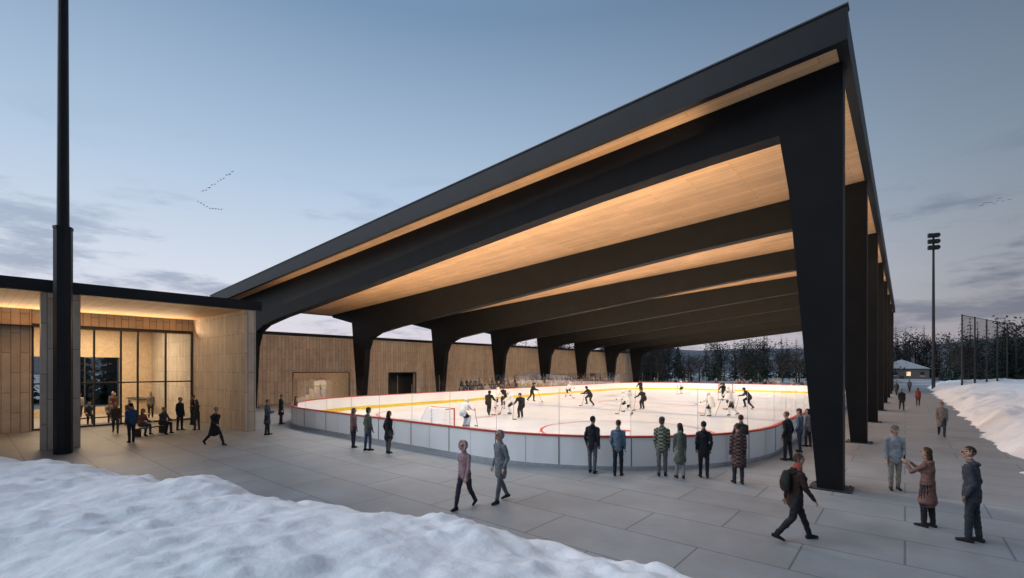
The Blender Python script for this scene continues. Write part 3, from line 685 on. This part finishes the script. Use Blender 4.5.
# ------------------------------------------------------------ world
w=bpy.data.worlds.new('World'); sc.world=w; w.use_nodes=True; n=w.node_tree; bg=n.nodes['Background']
tc=n.nodes.new('ShaderNodeTexCoord'); sp=n.nodes.new('ShaderNodeSeparateXYZ'); n.links.new(tc.outputs['Generated'],sp.inputs[0])
rp=n.nodes.new('ShaderNodeValToRGB'); n.links.new(sp.outputs[2],rp.inputs[0]); e=rp.color_ramp.elements
e[0].position=0; e[0].color=(.60,.55,.60,1); e[1].position=1; e[1].color=(.19,.29,.45,1)
for pz,c in((.06,(.64,.60,.655)),(.16,(.60,.645,.73)),(.34,(.40,.515,.665)),(.6,(.175,.275,.425))):
    q=e.new(pz); q.color=(*c,1)
dt=n.nodes.new('ShaderNodeVectorMath'); dt.operation='DOT_PRODUCT'; dt.inputs[1].default_value=(-.961,.275,0); n.links.new(tc.outputs['Generated'],dt.inputs[0])
mr=n.nodes.new('ShaderNodeMapRange'); mr.interpolation_type='SMOOTHSTEP'; mr.inputs['From Min'].default_value=-.05; mr.inputs['From Max'].default_value=.95; mr.inputs['To Min'].default_value=.44; mr.inputs['To Max'].default_value=1.06
n.links.new(dt.outputs['Value'],mr.inputs['Value'])
sc1=n.nodes.new('ShaderNodeVectorMath'); sc1.operation='SCALE'; n.links.new(rp.outputs[0],sc1.inputs[0]); n.links.new(mr.outputs[0],sc1.inputs['Scale'])
mp=n.nodes.new('ShaderNodeMapping'); mp.inputs['Scale'].default_value=(2.4,2.4,11); mp.inputs['Location'].default_value=(.4,.2,.5); n.links.new(tc.outputs['Generated'],mp.inputs[0])
no=n.nodes.new('ShaderNodeTexNoise'); no.inputs['Scale'].default_value=1.6; no.inputs['Detail'].default_value=9; no.inputs['Roughness'].default_value=.62; n.links.new(mp.outputs[0],no.inputs[0])
cr=n.nodes.new('ShaderNodeMapRange'); cr.interpolation_type='SMOOTHSTEP'; cr.inputs['From Min'].default_value=.485; cr.inputs['From Max'].default_value=.64; cr.inputs['To Max'].default_value=.85; n.links.new(no.outputs['Fac'],cr.inputs[0])
zm=n.nodes.new('ShaderNodeMapRange'); zm.interpolation_type='SMOOTHSTEP'; zm.inputs['From Min'].default_value=.42; zm.inputs['From Max'].default_value=.14; n.links.new(sp.outputs[2],zm.inputs[0])
mm=n.nodes.new('ShaderNodeMath'); mm.operation='MULTIPLY'; n.links.new(cr.outputs[0],mm.inputs[0]); n.links.new(zm.outputs[0],mm.inputs[1])
mx=n.nodes.new('ShaderNodeMix'); mx.data_type='RGBA'; n.links.new(mm.outputs[0],mx.inputs['Factor']); n.links.new(sc1.outputs[0],mx.inputs['A'])
dk=n.nodes.new('ShaderNodeVectorMath'); dk.operation='MULTIPLY'; dk.inputs[1].default_value=(.48,.53,.62); n.links.new(sc1.outputs[0],dk.inputs[0]); n.links.new(dk.outputs[0],mx.inputs['B'])
n.links.new(mx.outputs['Result'],bg.inputs['Color']); bg.inputs['Strength'].default_value=1.08
s=bpy.data.lights.new('sky_fill','SUN'); s.energy=1.7; s.angle=radians(50); s.color=(.87,.93,1.); so=bpy.data.objects.new('sky_fill',s); col.objects.link(so)  # broad fill lamp added to brighten the snow, standing in for dusk sky
el=radians(40); az=Vector((-.70,-.71,0)).normalized()
dv=Vector((az.x*cos(el),az.y*cos(el),sin(el))); so.rotation_euler=dv.to_track_quat('Z','Y').to_euler()

# ------------------------------------------------------------ camera
cam=bpy.data.cameras.new('camera'); co=bpy.data.objects.new('camera',cam); col.objects.link(co)
cam.sensor_width=36; cam.lens=465/1024*36; cam.shift_y=79/1024; cam.clip_end=3000; cam.clip_start=.05
co.location=(0,0,3.4); co.rotation_euler=(radians(90),0,radians(40.2)); sc.camera=co
